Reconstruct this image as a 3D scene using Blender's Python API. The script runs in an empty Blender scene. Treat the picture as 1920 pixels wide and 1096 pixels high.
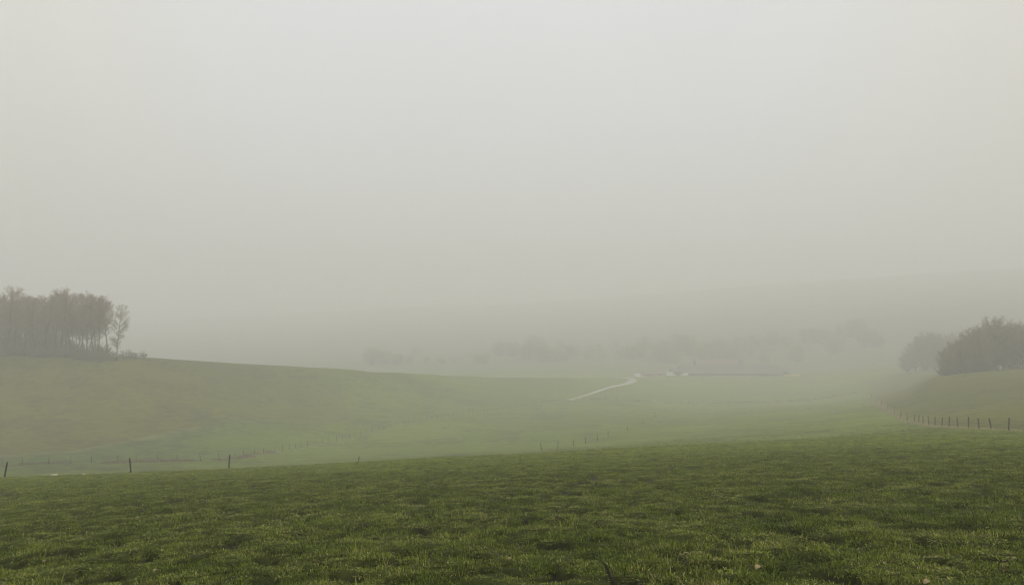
import bpy, math, random
import numpy as np
from mathutils import Vector

# ------------------------------------------------------------------ camera, sky, sun, exposure
scene = bpy.context.scene
COL = scene.collection
F = 1507.0            # focal length in photo pixels (1920 wide)
HY = 560.0            # eye-level row in the photo
EYE = 1.65

cam_d = bpy.data.cameras.new('camera')
cam_d.sensor_width = 36.0
cam_d.lens = 36.0 * F / 1920.0
cam_d.clip_start = 0.1
cam_d.clip_end = 6000.0
cam = bpy.data.objects.new('camera', cam_d)
COL.objects.link(cam)
cam.location = (0, 0, EYE)
cam.rotation_euler = (math.radians(90) + math.atan((HY - 548.0) / F), 0, 0)
scene.camera = cam

SUN_EL, SUN_AZ = math.radians(48), math.radians(150)
world = bpy.data.worlds.new('World')
scene.world = world
world.use_nodes = True
wn, wl = world.node_tree.nodes, world.node_tree.links
wn.clear()
w_out = wn.new('ShaderNodeOutputWorld')
w_bg = wn.new('ShaderNodeBackground')
w_sky = wn.new('ShaderNodeTexSky')
w_sky.sky_type = 'NISHITA'
w_sky.sun_disc = False
w_sky.sun_elevation = SUN_EL
w_sky.sun_rotation = SUN_AZ
w_sky.dust_density = 6.0
w_hsv = wn.new('ShaderNodeHueSaturation')
w_hsv.inputs['Saturation'].default_value = 0.15
w_hsv.inputs['Value'].default_value = 0.6
wl.new(w_sky.outputs[0], w_hsv.inputs['Color'])
w_tc = wn.new('ShaderNodeTexCoord')
w_sep = wn.new('ShaderNodeSeparateXYZ')
wl.new(w_tc.outputs['Generated'], w_sep.inputs[0])
w_rmp = wn.new('ShaderNodeMapRange')          # overcast sky: brighter towards the zenith
w_rmp.inputs['From Min'].default_value = 0.0
w_rmp.inputs['From Max'].default_value = 1.0
w_rmp.inputs['To Min'].default_value = 7.2
w_rmp.inputs['To Max'].default_value = 11.2
wl.new(w_sep.outputs['Z'], w_rmp.inputs['Value'])
w_ns = wn.new('ShaderNodeTexNoise')           # very soft unevenness of the cloud layer
w_ns.inputs['Scale'].default_value = 1.6
w_ns.inputs['Detail'].default_value = 2.0
wl.new(w_tc.outputs['Generated'], w_ns.inputs['Vector'])
w_nr = wn.new('ShaderNodeMapRange')
w_nr.inputs['To Min'].default_value = 0.92
w_nr.inputs['To Max'].default_value = 1.08
wl.new(w_ns.outputs['Fac'], w_nr.inputs['Value'])
w_mul = wn.new('ShaderNodeMath'); w_mul.operation = 'MULTIPLY'
wl.new(w_rmp.outputs[0], w_mul.inputs[0]); wl.new(w_nr.outputs[0], w_mul.inputs[1])
w_tint = wn.new('ShaderNodeVectorMath'); w_tint.operation = 'SCALE'
w_tint.inputs[0].default_value = (0.99, 1.0, 1.0)
wl.new(w_mul.outputs[0], w_tint.inputs['Scale'])
w_mix = wn.new('ShaderNodeMix'); w_mix.data_type = 'RGBA'
w_mix.inputs['Factor'].default_value = 0.8
w_abs = wn.new('ShaderNodeMath'); w_abs.operation = 'ABSOLUTE'
wl.new(w_sep.outputs['X'], w_abs.inputs[0])
w_cr = wn.new('ShaderNodeMapRange'); w_cr.interpolation_type = 'SMOOTHSTEP'
w_cr.inputs['From Min'].default_value = 0.25; w_cr.inputs['From Max'].default_value = 0.62
wl.new(w_abs.outputs[0], w_cr.inputs['Value'])
w_cream = wn.new('ShaderNodeMix'); w_cream.data_type = 'RGBA'; w_cream.blend_type = 'MULTIPLY'   # lens-like warm corner tint painted into both sides of the sky
wl.new(w_cr.outputs[0], w_cream.inputs['Factor'])
wl.new(w_tint.outputs[0], w_cream.inputs[6]); w_cream.inputs[7].default_value = (1.0, 0.952, 0.855, 1)
wl.new(w_hsv.outputs['Color'], w_mix.inputs[6]); wl.new(w_cream.outputs[2], w_mix.inputs[7])
wl.new(w_mix.outputs[2], w_bg.inputs['Color'])
w_bg.inputs['Strength'].default_value = 0.1
wl.new(w_bg.outputs[0], w_out.inputs[0])

sun_d = bpy.data.lights.new('sun', 'SUN')
sun_d.energy = 0.5
sun_d.angle = math.radians(25)
sun_d.color = (1.0, 0.98, 0.95)
sun = bpy.data.objects.new('sun', sun_d)
COL.objects.link(sun)
sdir = Vector((math.sin(SUN_AZ) * math.cos(SUN_EL), math.cos(SUN_AZ) * math.cos(SUN_EL), math.sin(SUN_EL)))
sun.rotation_euler = sdir.to_track_quat('Z', 'Y').to_euler()

scene.view_settings.view_transform = 'Standard'
scene.view_settings.look = 'None'
scene.view_settings.gamma = 1.0
scene.view_settings.use_curve_mapping = False
scene.view_settings.exposure = 0.17
scene.cycles.volume_bounces = 6
scene.cycles.max_bounces = 10
scene.cycles.use_denoising = True
scene.cycles.pixel_filter_type = 'BLACKMAN_HARRIS'
scene.cycles.filter_width = 1.2

# ------------------------------------------------------------------ small helpers
rng = np.random.default_rng(11)

def hash2(ix, iy, seed):
    h = (ix.astype(np.int64) * 374761393 + iy.astype(np.int64) * 668265263 + seed * 974634599) & 0x7fffffff
    h = ((h ^ (h >> 13)) * 1274126177) & 0x7fffffff
    h = (h ^ (h >> 16)) & 0xffff
    return h / 65535.0

def vnoise(x, y, seed):
    x = np.asarray(x, float); y = np.asarray(y, float)
    ix = np.floor(x); iy = np.floor(y)
    fx = x - ix; fy = y - iy
    fx = fx * fx * (3 - 2 * fx); fy = fy * fy * (3 - 2 * fy)
    a = hash2(ix, iy, seed); b = hash2(ix + 1, iy, seed)
    c = hash2(ix, iy + 1, seed); d = hash2(ix + 1, iy + 1, seed)
    return (a * (1 - fx) + b * fx) * (1 - fy) + (c * (1 - fx) + d * fx) * fy

def pchip(xs, ys, q):
    """monotone cubic through (xs, ys) evaluated at q (clamped at the ends)"""
    xs = np.asarray(xs, float); ys = np.asarray(ys, float)
    h = np.diff(xs); d = np.diff(ys) / h
    m = np.zeros_like(ys)
    m[0], m[-1] = d[0], d[-1]
    for i in range(1, len(xs) - 1):
        if d[i - 1] * d[i] > 0:
            w1, w2 = 2 * h[i] + h[i - 1], h[i] + 2 * h[i - 1]
            m[i] = (w1 + w2) / (w1 / d[i - 1] + w2 / d[i])
    q = np.clip(q, xs[0], xs[-1])
    k = np.clip(np.searchsorted(xs, q) - 1, 0, len(xs) - 2)
    t = (q - xs[k]) / h[k]
    t2, t3 = t * t, t * t * t
    return ((2 * t3 - 3 * t2 + 1) * ys[k] + (t3 - 2 * t2 + t) * h[k] * m[k]
            + (-2 * t3 + 3 * t2) * ys[k + 1] + (t3 - t2) * h[k] * m[k + 1])

def mesh_from(name, verts, quads=None, tris=None, mat=None, smooth=False):
    me = bpy.data.meshes.new(name)
    verts = np.asarray(verts, np.float32)
    quads = np.zeros((0, 4), np.int32) if quads is None else np.asarray(quads, np.int32)
    tris = np.zeros((0, 3), np.int32) if tris is None else np.asarray(tris, np.int32)
    me.vertices.add(len(verts))
    me.vertices.foreach_set('co', verts.ravel())
    loops = np.concatenate([quads.ravel(), tris.ravel()])
    me.loops.add(len(loops))
    me.loops.foreach_set('vertex_index', loops)
    npoly = len(quads) + len(tris)
    me.polygons.add(npoly)
    ls = np.concatenate([np.arange(len(quads)) * 4, len(quads) * 4 + np.arange(len(tris)) * 3]).astype(np.int32)
    me.polygons.foreach_set('loop_start', ls)
    me.polygons.foreach_set('use_smooth', np.full(npoly, smooth))
    me.update(calc_edges=True)
    if mat: me.materials.append(mat)
    return me

def link(name, me, parent=None):
    o = bpy.data.objects.new(name, me)
    COL.objects.link(o)
    if parent: o.parent = parent
    return o

def tag(o, label=None, cat=None, group=None, kind=None):
    if label: o['label'] = label
    if cat: o['category'] = cat
    if group: o['group'] = group
    if kind: o['kind'] = kind
    return o

def empty(name, loc, rz=0.0):
    o = bpy.data.objects.new(name, None)
    COL.objects.link(o)
    o.location = loc
    o.rotation_euler = (0, 0, rz)
    o.empty_display_size = 0.3
    return o

def copy_tree(o, parent=None):
    c = o.copy(); COL.objects.link(c)
    if parent: c.parent = parent
    for ch in list(o.children): copy_tree(ch, c)
    return c

class MB:
    """collects boxes, tubes and prisms into one mesh"""
    def __init__(s): s.v, s.q, s.t, s.n = [], [], [], 0
    def add(s, v, q=(), t=()):
        s.v.append(np.asarray(v, float))
        if len(q): s.q.append(np.asarray(q, int) + s.n)
        if len(t): s.t.append(np.asarray(t, int) + s.n)
        s.n += len(v)
    def box(s, x0, x1, y0, y1, z0, z1):
        v = [(x, y, z) for x in (x0, x1) for y in (y0, y1) for z in (z0, z1)]
        s.add(v, [(0, 1, 3, 2), (4, 6, 7, 5), (0, 4, 5, 1), (2, 3, 7, 6), (0, 2, 6, 4), (1, 5, 7, 3)])
    def tubes(s, P0, P1, R0, R1, sides):
        """many straight tapered tubes at once"""
        P0, P1 = np.asarray(P0, float), np.asarray(P1, float)
        R0, R1 = np.asarray(R0, float), np.asarray(R1, float)
        n = len(P0)
        if n == 0: return
        d = P1 - P0
        d /= np.linalg.norm(d, axis=1, keepdims=True) + 1e-9
        ref = np.where(np.abs(d[:, 2:3]) < 0.9, np.array([[0, 0, 1.0]]), np.array([[1.0, 0, 0]]))
        a = np.cross(d, ref); a /= np.linalg.norm(a, axis=1, keepdims=True)
        b = np.cross(d, a)
        th = np.arange(sides) * 2 * math.pi / sides
        ring = a[:, None, :] * np.cos(th)[None, :, None] + b[:, None, :] * np.sin(th)[None, :, None]
        v0 = P0[:, None, :] + ring * R0[:, None, None]
        v1 = P1[:, None, :] + ring * R1[:, None, None]
        v = np.concatenate([v0, v1], axis=1).reshape(-1, 3)
        i = np.arange(sides); j = (i + 1) % sides
        q = np.stack([i, j, j + sides, i + sides], axis=1)
        q = (q[None] + (np.arange(n) * 2 * sides)[:, None, None]).reshape(-1, 4)
        s.add(v, q)
    def path(s, pts, radii, sides=8, cap=True):
        """one continuous tapered tube along a path"""
        pts = np.asarray(pts, float); n = len(pts)
        vs = []
        for k in range(n):
            d = pts[min(k + 1, n - 1)] - pts[max(k - 1, 0)]
            d /= np.linalg.norm(d) + 1e-9
            ref = np.array([1.0, 0, 0]) if abs(d[2]) > 0.7 else np.array([0, 0, 1.0])
            a = np.cross(d, ref); a /= np.linalg.norm(a); b = np.cross(d, a)
            th = np.arange(sides) * 2 * math.pi / sides
            vs.append(pts[k] + radii[k] * (np.cos(th)[:, None] * a + np.sin(th)[:, None] * b))
        v = np.concatenate(vs)
        q = [(k * sides + i, k * sides + (i + 1) % sides, (k + 1) * sides + (i + 1) % sides, (k + 1) * sides + i)
             for k in range(n - 1) for i in range(sides)]
        t = []
        if cap:
            v = np.concatenate([v, pts[:1], pts[-1:]])
            c0, c1, L = n * sides, n * sides + 1, (n - 1) * sides
            t = [(c0, (i + 1) % sides, i) for i in range(sides)] + [(c1, L + i, L + (i + 1) % sides) for i in range(sides)]
        s.add(v, q, t)
    def build(s, name, mat, parent=None, smooth=False):
        v = np.concatenate(s.v)
        q = np.concatenate(s.q) if s.q else None
        t = np.concatenate(s.t) if s.t else None
        return link(name, mesh_from(name, v, q, t, mat, smooth), parent)

# ------------------------------------------------------------------ materials
def nodes_of(name):
    m = bpy.data.materials.new(name); m.use_nodes = True
    nt = m.node_tree
    return m, nt.nodes, nt.links, nt.nodes['Principled BSDF']

def mottled(name, c0, c1, scale=4.0, rough=0.85, spec=0.2, bump=0.0):
    m, n, l, p = nodes_of(name)
    tc = n.new('ShaderNodeTexCoord')
    ns = n.new('ShaderNodeTexNoise'); ns.inputs['Scale'].default_value = scale; ns.inputs['Detail'].default_value = 5
    l.new(tc.outputs['Object'], ns.inputs['Vector'])
    r = n.new('ShaderNodeValToRGB')
    r.color_ramp.elements[0].position = 0.32; r.color_ramp.elements[1].position = 0.68
    r.color_ramp.elements[0].color = (*c0, 1); r.color_ramp.elements[1].color = (*c1, 1)
    l.new(ns.outputs['Fac'], r.inputs['Fac']); l.new(r.outputs['Color'], p.inputs['Base Color'])
    p.inputs['Roughness'].default_value = rough
    p.inputs['Specular IOR Level'].default_value = spec
    if bump:
        b = n.new('ShaderNodeBump'); b.inputs['Strength'].default_value = bump
        l.new(ns.outputs['Fac'], b.inputs['Height']); l.new(b.outputs[0], p.inputs['Normal'])
    return m

M = {}
M['post'] = mottled('weathered_wood', (0.016, 0.012, 0.009), (0.04, 0.031, 0.022), 9)
M['post_grey'] = mottled('grey_wood', (0.06, 0.045, 0.032), (0.11, 0.085, 0.06), 9)
M['wire'] = mottled('galvanised_wire', (0.10, 0.10, 0.10), (0.16, 0.16, 0.15), 5, 0.5, 0.5)
M['insulator'] = mottled('dark_plastic', (0.02, 0.02, 0.02), (0.03, 0.03, 0.03), 5, 0.5, 0.4)
M['bark'] = mottled('bark', (0.05, 0.036, 0.024), (0.09, 0.066, 0.045), 3)
M['twig'] = mottled('twigs', (0.23, 0.155, 0.09), (0.32, 0.225, 0.14), 0.6)
M['twig_olive'] = mottled('olive_twigs', (0.18, 0.135, 0.055), (0.25, 0.19, 0.085), 0.6)
M['bush'] = mottled('bush_twigs', (0.12, 0.086, 0.046), (0.19, 0.14, 0.078), 1.0)
M['bracken'] = mottled('dead_bracken', (0.085, 0.045, 0.022), (0.17, 0.10, 0.05), 1.4)
M['rough_grass'] = mottled('bleached_grass', (0.19, 0.165, 0.07), (0.35, 0.31, 0.15), 1.4)
M['track'] = mottled('pale_concrete_track', (0.30, 0.285, 0.24), (0.46, 0.435, 0.37), 0.35)
M['apron'] = mottled('pale_yard_concrete', (0.62, 0.60, 0.56), (0.75, 0.73, 0.70), 0.3)
M['stone'] = mottled('pale_flint', (0.30, 0.28, 0.21), (0.46, 0.42, 0.33), 8)
M['leaf'] = mottled('dry_leaf', (0.26, 0.18, 0.09), (0.42, 0.32, 0.18), 30, 0.7)
M['leaf_brown'] = mottled('brown_leaf', (0.19, 0.10, 0.05), (0.30, 0.17, 0.09), 30, 0.7)
M['stick'] = mottled('wet_stick', (0.010, 0.008, 0.006), (0.022, 0.017, 0.012), 25, 0.95, 0.05)
M['roof_grey'] = mottled('grey_sheet_roof', (0.10, 0.09, 0.082), (0.135, 0.122, 0.11), 0.2)
M['roof_dark'] = mottled('dark_sheet_roof', (0.10, 0.095, 0.095), (0.15, 0.14, 0.135), 0.2)
M['clad'] = mottled('weathered_board', (0.06, 0.05, 0.04), (0.10, 0.085, 0.065), 0.6)
M['block'] = mottled('concrete_block', (0.26, 0.25, 0.23), (0.36, 0.35, 0.32), 0.6)
M['brick'] = mottled('old_red_brick', (0.22, 0.10, 0.07), (0.32, 0.16, 0.11), 0.8)
M['tile_red'] = mottled('red_tile', (0.15, 0.105, 0.085), (0.20, 0.145, 0.12), 0.6)
M['white'] = mottled('white_paint', (0.58, 0.58, 0.56), (0.68, 0.68, 0.66), 0.8, 0.4, 0.5)
M['tyre'] = mottled('rubber', (0.02, 0.02, 0.02), (0.035, 0.035, 0.035), 5)
M['glass'] = mottled('dark_glass', (0.02, 0.025, 0.03), (0.04, 0.045, 0.05), 2, 0.15, 0.6)
M['straw'] = mottled('straw', (0.42, 0.34, 0.13), (0.58, 0.48, 0.22), 0.8)
M['silo'] = mottled('blue_grey_steel', (0.12, 0.15, 0.20), (0.17, 0.20, 0.26), 0.5, 0.5, 0.5)
M['dark'] = mottled('dark_interior', (0.02, 0.018, 0.015), (0.035, 0.03, 0.026), 0.8)

# ------------------------------------------------------------------ terrain
# land profiles along compass lines from the camera's standing point: (distance in m, photo row of the ground there)
COLS = {
    -500: [(50, 912), (70, 925), (100, 920), (130, 895), (160, 835), (200, 750), (225, 705), (245, 672), (300, 675), (500, 700), (700, 682), (1000, 648), (1800, 615), (2200, 618)],
    0:    [(56, 893), (70, 900), (95, 898), (130, 872), (160, 828), (190, 764), (215, 702), (234, 667), (260, 668), (320, 690), (500, 705), (700, 682), (1000, 645), (1800, 608), (2200, 612)],
    240:  [(62, 884), (80, 893), (105, 890), (138, 866), (168, 825), (200, 762), (225, 704), (243, 670), (270, 672), (320, 690), (500, 705), (700, 678), (1000, 642), (1800, 602), (2200, 606)],
    345:  [(64, 880.5), (82, 889), (108, 886), (142, 864), (174, 823), (208, 762), (235, 710), (256, 676), (285, 679), (335, 696), (500, 707), (700, 676), (1000, 638), (1800, 597), (2200, 601)],
    430:  [(66, 877), (85, 885), (112, 882), (146, 861), (180, 820), (215, 765), (245, 715), (270, 682), (300, 685), (350, 700), (500, 708), (700, 674), (1000, 634), (1800, 592), (2200, 596)],
    560:  [(68, 871), (88, 878), (119, 874), (158, 853), (196, 815), (230, 770), (260, 728), (288, 689), (315, 691), (365, 706), (500, 710), (700, 671), (1000, 630), (1800, 586), (2200, 590)],
    670:  [(70, 865), (90, 871), (125, 866), (170, 845), (212, 812), (245, 775), (275, 735), (305, 695), (330, 697), (380, 708), (500, 712), (700, 668), (1000, 625), (1800, 580), (2200, 584)],
    740:  [(70.5, 861), (90, 866), (125, 861), (170, 841), (214, 810), (252, 776), (280, 748), (305, 722), (328, 699), (350, 700), (400, 709), (510, 711), (700, 665), (1000, 621), (1800, 575), (2200, 579)],
    810:  [(71, 857), (90, 862), (125, 857), (170, 838), (216, 809), (258, 777), (285, 760), (318, 730), (346, 703), (368, 704), (415, 710), (515, 709), (700, 663), (1000, 619), (1800, 573), (2200, 577)],
    885:  [(71.5, 853.5), (90, 858), (125, 852.5), (170, 835), (218, 807), (264, 777), (292, 762), (330, 735), (366, 706), (388, 707), (425, 711), (518, 707.5), (700, 661), (1000, 617), (1800, 571), (2200, 575)],
    960:  [(72, 850.5), (90, 854), (125, 848), (170, 832), (220, 805), (270, 778), (300, 763), (340, 740), (385, 709), (430, 711), (520, 706), (700, 660), (1000, 615), (1800, 569), (2200, 573)],
    1050: [(73, 845), (91, 848), (125, 842), (168, 826), (220, 799), (275, 773), (312, 758), (355, 736), (400, 710), (435, 710.5), (500, 707), (520, 704), (700, 655), (1000, 609), (1800, 563), (2200, 568)],
    1140: [(74, 839), (92, 841), (125, 836), (165, 819), (220, 793), (280, 768), (325, 753), (370, 731), (415, 711), (440, 709), (480, 707), (520, 702), (700, 650), (1000, 604), (1800, 557), (2200, 562)],
    1188: [(74.6, 836.6), (92, 838), (125, 832), (165, 815), (222, 790), (283, 768.5), (333, 754.5), (381, 732), (400, 724), (414, 717), (428, 709.5), (437, 707.8), (455, 709), (485, 707), (522, 702), (700, 646), (1000, 600), (1800, 553), (2200, 558)],
    1280: [(76, 832), (94, 832), (125, 825), (170, 808), (230, 785), (290, 769), (345, 757), (400, 735), (450, 718), (490, 706), (530, 702), (560, 695), (700, 640), (1000, 592), (1750, 546), (2200, 552)],
    1500: [(80, 822), (95, 822.5), (112, 818), (140, 803), (190, 784), (250, 768), (320, 757), (360, 750), (420, 728), (470, 712), (510, 702), (540, 698), (580, 684), (700, 626), (950, 578), (1700, 529), (2200, 540)],
    1640: [(83, 812.5), (97, 811.5), (115, 802), (140, 786), (190, 766), (250, 752), (290, 744), (330, 738.5), (375, 725), (430, 707), (480, 693), (530, 682), (660, 618), (900, 568), (1700, 520), (2200, 532)],
    1700: [(84, 809), (107, 800), (133, 786), (165, 767), (205, 749), (250, 734), (290, 727), (330, 722), (400, 701), (480, 687), (530, 676), (640, 615), (890, 564), (1680, 516), (2200, 529)],
    1760: [(85, 805), (110, 796), (130, 783), (160, 761), (200, 726), (226, 707), (250, 705), (300, 700), (400, 692), (500, 670), (620, 616), (880, 560), (1650, 512), (2200, 526)],
    1920: [(79, 806), (95, 797), (120, 772), (160, 735), (200, 703), (226, 691), (250, 690), (300, 690), (500, 665), (620, 602), (860, 548), (1600, 504), (2200, 520)],
    2400: [(80, 785), (120, 740), (200, 675), (300, 650), (500, 625), (650, 575), (800, 520), (1200, 495), (2200, 550)],
}
GX, GY = 0.039, -0.167
RG = np.exp(np.arange(0, math.log(2000.0), 0.0065))           # ring distances, m
az_cols, tab = [], []
for px, prof in COLS.items():
    u = (px - 960) / F
    az = math.atan(u); c = math.cos(az)
    rs, zs = [0.5], []
    for Y in (4, 8, 15, 25, 38):
        if Y < prof[0][0] * 0.72: rs.append(Y / c)
    zs = [(GX * math.sin(az) + GY * c) * r for r in rs]
    for Y, yp in prof:
        rs.append(Y / c); zs.append(EYE - (yp - HY) / F * Y)
    az_cols.append(az); tab.append(pchip(rs, zs, RG))
# to the sides and behind the camera the hillside goes on as a gentle slope
for az in (math.radians(75), math.radians(110), math.radians(180), math.radians(250), math.radians(285)):
    slope = GX * math.sin(az) + GY * math.cos(az)
    z = np.where(RG < 60, slope * RG, slope * (60 + 120 * np.tanh((RG - 60) / 120)))
    a = az if az < math.pi else az - 2 * math.pi
    az_cols.append(a); tab.append(z)
order = np.argsort(az_cols)
az_cols = np.array(az_cols)[order]; tab = np.array(tab)[order]
az_cols = np.concatenate([[az_cols[-1] - 2 * math.pi], az_cols, [az_cols[0] + 2 * math.pi]])
tab = np.concatenate([tab[-1:], tab, tab[:1]])
AF = math.radians(46)
AG = np.unique(np.concatenate([np.arange(-math.pi, -AF, 0.04), np.arange(-AF, AF, 0.0042), np.arange(AF, math.pi - 0.01, 0.04)]))
Z = np.empty((len(RG), len(AG)))
for i in range(len(RG)):
    Z[i] = pchip(az_cols, tab[:, i], AG)
RR, AA = np.meshgrid(RG, AG, indexing='ij')
XX, YY = RR * np.sin(AA), RR * np.cos(AA)
# hummocks, hoof-trodden hollows, long soft undulations
near = np.clip((140 - RR) / 60, 0, 1)
hum = 0.06 * (vnoise(XX / 1.3, YY / 1.3, 1) - 0.5) + 0.06 * (vnoise(XX / 0.42, YY / 0.42, 2) - 0.5)
gaps = np.clip((vnoise(XX / 0.36, YY / 0.6, 45) * 0.82 + vnoise(XX / 5, YY / 5, 46) * 0.18 - 0.60) / 0.06, 0, 1) * np.clip((YY - 13) / 10, 0, 1)
holl = np.clip((vnoise(XX / 0.24, YY / 0.24, 3) * 0.82 + vnoise(XX / 2.5, YY / 2.5, 4) * 0.18 - 0.55) / 0.07, 0, 1)
holl = np.maximum(holl * np.clip((60 - RR) / 30, 0, 1), gaps)
Z += near * (hum - 0.12 * holl)
Z += np.clip((RR - 25) / 60, 0, 1) * (0.25 * (vnoise(XX / 19, YY / 19, 5) - 0.5) + 0.10 * (vnoise(XX / 6, YY / 6, 6) - 0.5))

def ground(x, y):
    """height of the ground sheet at x, y (bilinear on its own grid)"""
    x = np.asarray(x, float); y = np.asarray(y, float)
    r = np.hypot(x, y); a = np.arctan2(x, y)
    fi = np.clip(np.log(np.maximum(r, 1.0)) / 0.0065, 0, len(RG) - 1.001)
    i = fi.astype(int); t = (r - RG[i]) / (RG[i + 1] - RG[i])
    t = np.clip(t, 0, 1)
    j = np.clip(np.searchsorted(AG, a, side='right') - 1, 0, len(AG) - 2)
    s = np.clip((a - AG[j]) / (AG[j + 1] - AG[j]), 0, 1)
    return (Z[i, j] * (1 - s) + Z[i, j + 1] * s) * (1 - t) + (Z[i + 1, j] * (1 - s) + Z[i + 1, j + 1] * s) * t

def at(px, Y, dz=0.0):
    x = (px - 960) / F * Y
    return (x, Y, float(ground(x, Y)) + dz)

# field boundaries as (photo column, distance)
FENCE_A = [(-220, 50), (-100, 53), (10, 56.5), (247, 63), (430, 69), (672, 94), (1015, 128), (1046, 134), (1075, 140), (1098, 146), (1120, 155), (1140, 165), (1176, 186), (1205, 212), (1228, 240), (1262, 285), (1300, 330)]
FENCE_B = [(-220, 128), (0, 131), (240, 138), (430, 147), (530, 165), (610, 190), (700, 216), (770, 235), (840, 256), (900, 276), (980, 302), (1066, 328)]
FENCE_C = [(1076, 331), (1150, 338), (1240, 345), (1330, 348), (1420, 352), (1500, 358), (1570, 366), (1612, 362)]
FENCE_D = [(2060, 72), (1930, 77), (1890, 80), (1858, 84), (1835, 87), (1815, 90), (1795, 94), (1778, 98), (1765, 102), (1752, 106), (1741, 110), (1730, 115), (1722, 119), (1714, 123), (1700, 131), (1688, 141), (1676, 155), (1664, 175), (1652, 205), (1642, 245), (1633, 295), (1628, 335)]
OLIVE = [(-300, 139), (0, 141), (120, 148), (250, 168), (330, 182), (400, 194), (470, 205), (540, 212), (640, 222)]   # foot of the rough olive slope

def world_line(line):
    return np.array([((p - 960) / F * Y, Y) for p, Y in line])

def line_Y(line, px):
    l = np.array(line, float); o = np.argsort(l[:, 0])
    return np.interp(px, l[o, 0], l[o, 1])

def mixc(a, b, t):
    return a + (b - a) * t[..., None]

PX = 960 + F * np.tan(np.clip(AA, -1.2, 1.2))
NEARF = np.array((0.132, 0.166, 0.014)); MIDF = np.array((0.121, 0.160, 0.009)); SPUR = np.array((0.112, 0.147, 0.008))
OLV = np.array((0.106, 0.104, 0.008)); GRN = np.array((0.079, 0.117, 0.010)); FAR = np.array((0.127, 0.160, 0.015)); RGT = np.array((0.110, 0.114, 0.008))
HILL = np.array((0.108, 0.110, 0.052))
tint = np.broadcast_to(NEARF, XX.shape + (3,)).copy()
def soft(v, w): return np.clip(v / w + 0.5, 0, 1)
jit = (vnoise(XX / 7, YY / 7, 20) - 0.5) * 3 + (vnoise(XX / 2, YY / 2, 21) - 0.5) * 1.5
front = YY > 0
beyondA = soft(YY - line_Y(FENCE_A, PX) + jit * 0.2, 2.0) * front * (PX < 1310)
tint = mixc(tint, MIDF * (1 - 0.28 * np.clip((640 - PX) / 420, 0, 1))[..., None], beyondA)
yb = np.where(PX < 1070, line_Y(FENCE_B, PX), line_Y(FENCE_C, PX))
beyondB = soft(YY - yb + jit * 0.3, 3.0) * front * (PX < 1640)
tint = mixc(tint, np.where((PX < 1070)[..., None], SPUR, FAR), beyondB)
# green strip at the foot of the left slope, olive rough pasture above it
gstrip = beyondB * np.clip((620 - PX) / 260, 0, 1)
tint = mixc(tint, GRN, gstrip)
olive = soft(YY - line_Y(OLIVE, PX) + jit, 3.0) * beyondB * np.clip((760 - PX) / 420, 0, 1)
tint = mixc(tint, OLV, olive)
edge = np.exp(-((YY - line_Y(OLIVE, PX) + jit * 0.6) / 1.8) ** 2) * front * np.clip((560 - PX) / 200, 0, 1) * (0.35 + 0.65 * vnoise(XX / 6, YY / 6, 24))
tint = mixc(tint, np.array((0.22, 0.19, 0.085)), edge * 0.7)
# right-hand slope beyond the right fence
dline = np.interp(YY, [v for v in np.array(FENCE_D)[::1, 1]], [v for v in np.array(FENCE_D)[::1, 0]])
right = soft((PX - dline) / F * YY + jit * 0.15, 2.0) * (YY > 70) * (YY < 420)
tint = mixc(tint, RGT, right)
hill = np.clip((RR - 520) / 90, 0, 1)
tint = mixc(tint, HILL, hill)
tint *= (0.86 + 0.28 * vnoise(XX / 23, YY / 23, 30))[..., None]
tint *= (0.84 + 0.32 * vnoise(XX / 3.1, YY / 3.1, 31))[..., None]
thatch_shade = np.array((0.024, 0.027, 0.008))  # thatch colour with the shade between blades painted in, fading with distance
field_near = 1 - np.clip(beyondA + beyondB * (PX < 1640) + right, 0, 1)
tint = mixc(tint, thatch_shade, field_near * np.clip((62 - RR) / 46, 0, 1) * 0.85)
soil_shade = np.array((0.016, 0.014, 0.007))  # bare soil, painted darker to stand for shade inside the hollows
hollow_all = np.clip((vnoise(XX / 1.6, YY / 0.9, 40) * 0.6 + vnoise(XX / 9, YY / 9, 41) * 0.4 - 0.60) / 0.08, 0, 1)  # distant hollows drawn as dark specks in colour only
tint = mixc(tint, soil_shade, np.clip(holl * near + 0.6 * hollow_all * np.clip((RR - 60) / 30, 0, 1) * (RR < 330), 0, 1) * 0.8)

nR, nA = Z.shape
idx = np.arange(nR * nA).reshape(nR, nA)
a, b = idx[:-1, :], idx[1:, :]
quads = np.stack([a, np.roll(a, -1, 1), np.roll(b, -1, 1), b], axis=-1).reshape(-1, 4)
gv = np.stack([XX, YY, Z], axis=-1).reshape(-1, 3)
gv = np.concatenate([gv, [[0, 0, float(Z[0].mean())]]])
ctr = len(gv) - 1
tris = np.stack([np.roll(idx[0], -1), idx[0], np.full(nA, ctr)], axis=1)
gm, gn, gl, gp = nodes_of('pasture_ground')
g_at = gn.new('ShaderNodeAttribute'); g_at.attribute_name = 'tint'
g_geo = gn.new('ShaderNodeNewGeometry')
g_n1 = gn.new('ShaderNodeTexNoise'); g_n1.inputs['Scale'].default_value = 5.5; g_n1.inputs['Detail'].default_value = 6; g_n1.inputs['Roughness'].default_value = 0.65
g_n2 = gn.new('ShaderNodeTexNoise'); g_n2.inputs['Scale'].default_value = 0.55; g_n2.inputs['Detail'].default_value = 5
gl.new(g_geo.outputs['Position'], g_n1.inputs['Vector']); gl.new(g_geo.outputs['Position'], g_n2.inputs['Vector'])
g_r1 = gn.new('ShaderNodeMapRange'); g_r1.inputs['From Min'].default_value = 0.3; g_r1.inputs['From Max'].default_value = 0.7; g_r1.inputs['To Min'].default_value = 0.6; g_r1.inputs['To Max'].default_value = 1.4
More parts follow.
